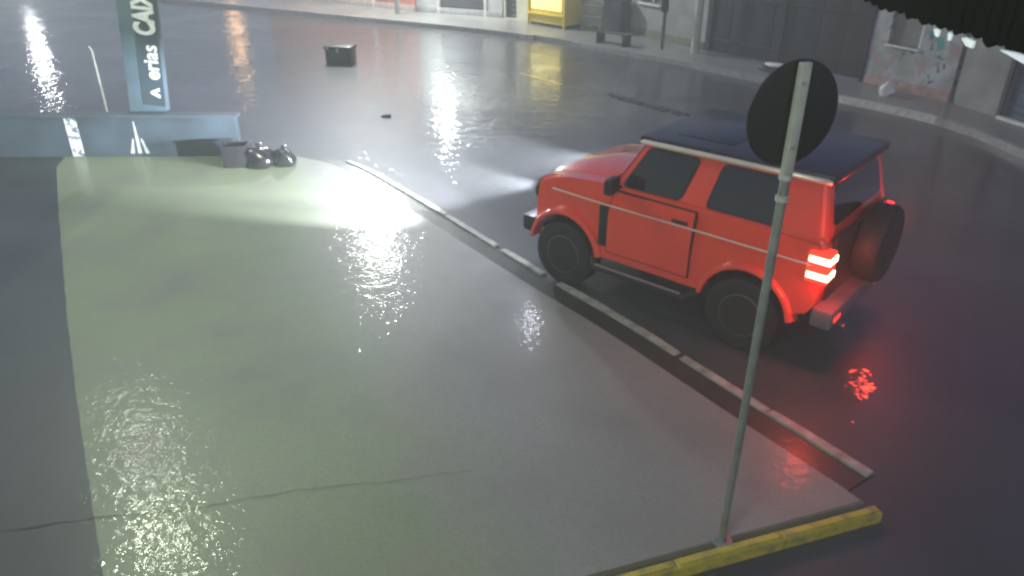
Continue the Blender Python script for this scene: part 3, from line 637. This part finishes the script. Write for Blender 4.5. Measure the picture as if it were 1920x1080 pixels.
lump('bundle_body', (0, 0, 0), (.36, .2, .12), M_bag, 42, .15, parent=kb); lump('pale_cover', (.1, .05, .13), (.3, .17, .07), M_wht, 43, .1, parent=kb)

# ------------------------------------------------------------------ eave of the neighbouring roof, close on the right, with wet edge
ev = tag(empty('roof_eave', (0, 0, 0)), 'black roof eave with ragged wet edge hanging in at upper right', 'eave')
M_ev = pbr('eave_black', (0.0015, 0.0015, 0.0018), 0.9, var=0.3, spec=0.05)
A_, B_ = Vector((0.640, 1.50, 3.832)), Vector((0.597, 0.90, 3.844)); D_ = (B_ - A_).normalized()
P0, P1 = A_ - D_ * 0.02, A_ + D_ * 2.4
mesh_obj('fascia', ribbon([(P0.x, P0.y), (P1.x, P1.y)], 0.0, 0.03, 3.87, 4.22), M_ev, ev)
k = 0; s = 0.0
while s < 1.5:
    wd_ = random.uniform(0.02, 0.05); c = A_ + D_ * (s + wd_ / 2); dz = random.uniform(-.004, .004)
    bm = bmesh.new(); n_ = 8; lo = []
    for j in range(n_ + 1):
        t = j / n_; p = A_ + D_ * (s + wd_ * t); zz = 3.842 + dz - 0.006 * math.sin(math.pi * t)
        lo.append((p, zz))
    f1 = [bm.verts.new((p.x - .002, p.y, z)) for p, z in lo]; f2 = [bm.verts.new((p.x - .002, p.y, 3.90)) for p, z in lo]
    b1 = [bm.verts.new((p.x + .35, p.y, z + .12)) for p, z in lo]; b2 = [bm.verts.new((p.x + .35, p.y, 4.02)) for p, z in lo]
    for j in range(n_):
        bm.faces.new((f1[j], f1[j + 1], f2[j + 1], f2[j])); bm.faces.new((b1[j], b1[j + 1], b2[j + 1], b2[j]))
        bm.faces.new((f1[j], f1[j + 1], b1[j + 1], b1[j])); bm.faces.new((f2[j], f2[j + 1], b2[j + 1], b2[j]))
    bm.faces.new((f1[0], f2[0], b2[0], b1[0])); bm.faces.new((f1[-1], f2[-1], b2[-1], b1[-1]))
    mesh_obj('roof_tile', bm, M_ev, ev); s += wd_ - 0.003; k += 1
mesh_obj('roof_deck', prism([(0.62, 1.51), (2.6, 1.51), (2.6, -1.2), (0.45, -1.2)], 4.22, 4.30), M_ev, ev)
M_fl = pbr('pale_flashing', (0.70, 0.74, 0.95), 0.3, coat=0.5)
for s0, s1, dz in ((0.375, 0.392, 0.0), (0.42, 0.43, 0), (0.46, 0.495, 0.0), (0.56, 0.69, 0.0)):
    bm = bmesh.new(); a, b_ = A_ + D_ * s0, A_ + D_ * s1
    pts = [a + Vector((-.006, 0, -.006)), a.lerp(b_, .3) + Vector((-.007, 0, -.004)), b_ + Vector((-.006, 0, -.006)), b_ + Vector((-.006, 0, -.014)), a.lerp(b_, .5) + Vector((-.006, 0, -.0135))]
    f1 = [bm.verts.new(p) for p in pts]; f2 = [bm.verts.new(p + Vector((.003, 0, .001))) for p in pts]
    for j in range(5): bm.faces.new((f1[j], f1[(j + 1) % 5], f2[(j + 1) % 5], f2[j]))
    bm.faces.new(f1[::-1]); bm.faces.new(f2); mesh_obj('drip_flashing', bm, M_fl, ev, 0)
nb = tag(mesh_obj('neighbour_wall', B((1.9, -0.2, 2.1), (1.2, 1.6, 4.24)), M_dullw, None, 0), 'dull grey wall carrying the black eave, outside the picture', 'wall')

# ------------------------------------------------------------------ lamps the wet ground mirrors, and one added to brighten the apron
M_lens = lambda c, s_: pbr('lamp_lens_%d_%d_%d' % (c[0] * 100, c[2] * 100, s_), c, 0.3, emit=c, estr=s_)
M_pole = pbr('lamp_post_grey', (0.28, 0.28, 0.27), 0.6)
def street_lamp(base, h, arm, power, color, label, radius=0.35, grp='street lamps'):
    t = tag(empty('street_lamp', base), label, 'street lamp', grp)
    ax, ay = arm
    mesh_obj('post', T([(0, 0, 0), (0, 0, h * .9), (ax * .25, ay * .25, h), (ax, ay, h + .15)], [.10, .07, .05, .04], 10), M_pole, t)
    hd = mesh_obj('lamp_head', B((ax * 1.1, ay * 1.1, h + .14), (.62, .26, .12), math.atan2(ay, ax), .04), M_pole, t)
    mesh_obj('lens', B((ax * 1.1, ay * 1.1, h + .07), (.5, .2, .03), math.atan2(ay, ax), .01), M_lens(color, 25), hd)
    lamp_light('lamp_light', t, (ax * 1.1, ay * 1.1, h - .2), power, color, radius)
    return t
W_ = (1.0, 0.98, 0.92)
street_lamp((-4.35, 30.05, 0.12), 8.4, (-1.2, -1.0), 5800, (0.95, 1.0, 0.98), 'tall street lamp beside the orange door of salmon house')
street_lamp((-13.0, 16.4, 0.0), 8.8, (3.3, -1.4), 420, (1.0, 1.0, 0.90), 'street lamp behind the low blue wall at left')
street_lamp((-32.0, 51.5, 0.0), 5.2, (0.8, -0.6), 700, (0.95, 0.98, 1.0), 'distant white street lamp down the side road', 0.3)
street_lamp((-20.5, 57.0, 0.0), 5.0, (0.6, -0.6), 230, (1.0, 0.55, 0.22), 'distant amber street lamp down the side road', 0.5)
street_lamp((-11.2, 9.3, 0.06), 6.8, (4.4, 0.6), 850, (0.88, 1.0, 0.74), 'added forecourt lamp post with long arm, out of view, brightening the apron', 0.3)  # added lamp, unseen, to brighten the upper-left apron
def wall_lamp(loc, ang, power, color, label, radius=0.18):
    t = tag(empty('wall_lamp', loc, ang), label, 'wall lamp')
    mesh_obj('arm', T([(0, 0.28, 0), (0, -.15, .05)], .02, 8), M_pole, t)
    hd = mesh_obj('lamp_head', B((0, -.22, .06), (.34, .22, .10), 0, .03), M_pole, t)
    mesh_obj('lens', B((0, -.22, .0), (.28, .17, .02), 0, .006), M_lens(color, 25), hd)
    lamp_light('lamp_light', t, (0, -.30, -.22), power, color, radius)
wall_lamp((-2.45, 29.82, 3.6), math.atan2(-1.79, 3.35), 700, (0.93, 1.0, 1.0), 'white flood lamp over the closed shutter')
# forecourt lamp on the shop behind the camera
fw = tag(mesh_obj('shop_wall', B((-5.5, -1.6, 2.8), (9, 0.3, 5.6)), M_dullw, None, 0), 'shop front wall behind the forecourt', 'wall')
tb = tag(empty('forecourt_lamp', (-2.2, -1.42, 5.2)), 'fluorescent batten lamp on the shop front over the forecourt', 'lamp')
mesh_obj('batten', B((0, .06, 0.05), (2.4, .10, .08), 0, .01), M_wht, tb)
mesh_obj('tube', T([(-1.15, .10, -.03), (1.15, .10, -.03)], .02, 8), M_lens((0.93, 1.0, 0.82), 12), tb)
la = bpy.data.lights.new('tube_light', 'AREA'); la.shape = 'RECTANGLE'; la.size = 2.4; la.size_y = .25; la.energy = 240; la.color = (0.90, 1.0, 0.72)
lo_ = bpy.data.objects.new('tube_light', la); COL.objects.link(lo_); lo_.parent = tb; lo_.location = (0, .22, -.12); lo_.rotation_euler = (R(72), 0, R(-14))

# ------------------------------------------------------------------ rain mist
hz = mesh_obj('haze', B((-10, 25, 9.5), (110, 110, 21.5)), None, None, 0); hz['kind'] = 'stuff'
hm = bpy.data.materials.new('mist'); hm.use_nodes = True; nt = hm.node_tree; nt.nodes.remove(nt.nodes['Principled BSDF'])
pv = nt.nodes.new('ShaderNodeVolumePrincipled'); pv.inputs['Density'].default_value = 0.0135; pv.inputs['Anisotropy'].default_value = 0.1
pv.inputs['Color'].default_value = (0.9, 0.92, 0.95, 1)
nt.links.new(pv.outputs[0], nt.nodes['Material Output'].inputs['Volume']); hz.data.materials.append(hm)
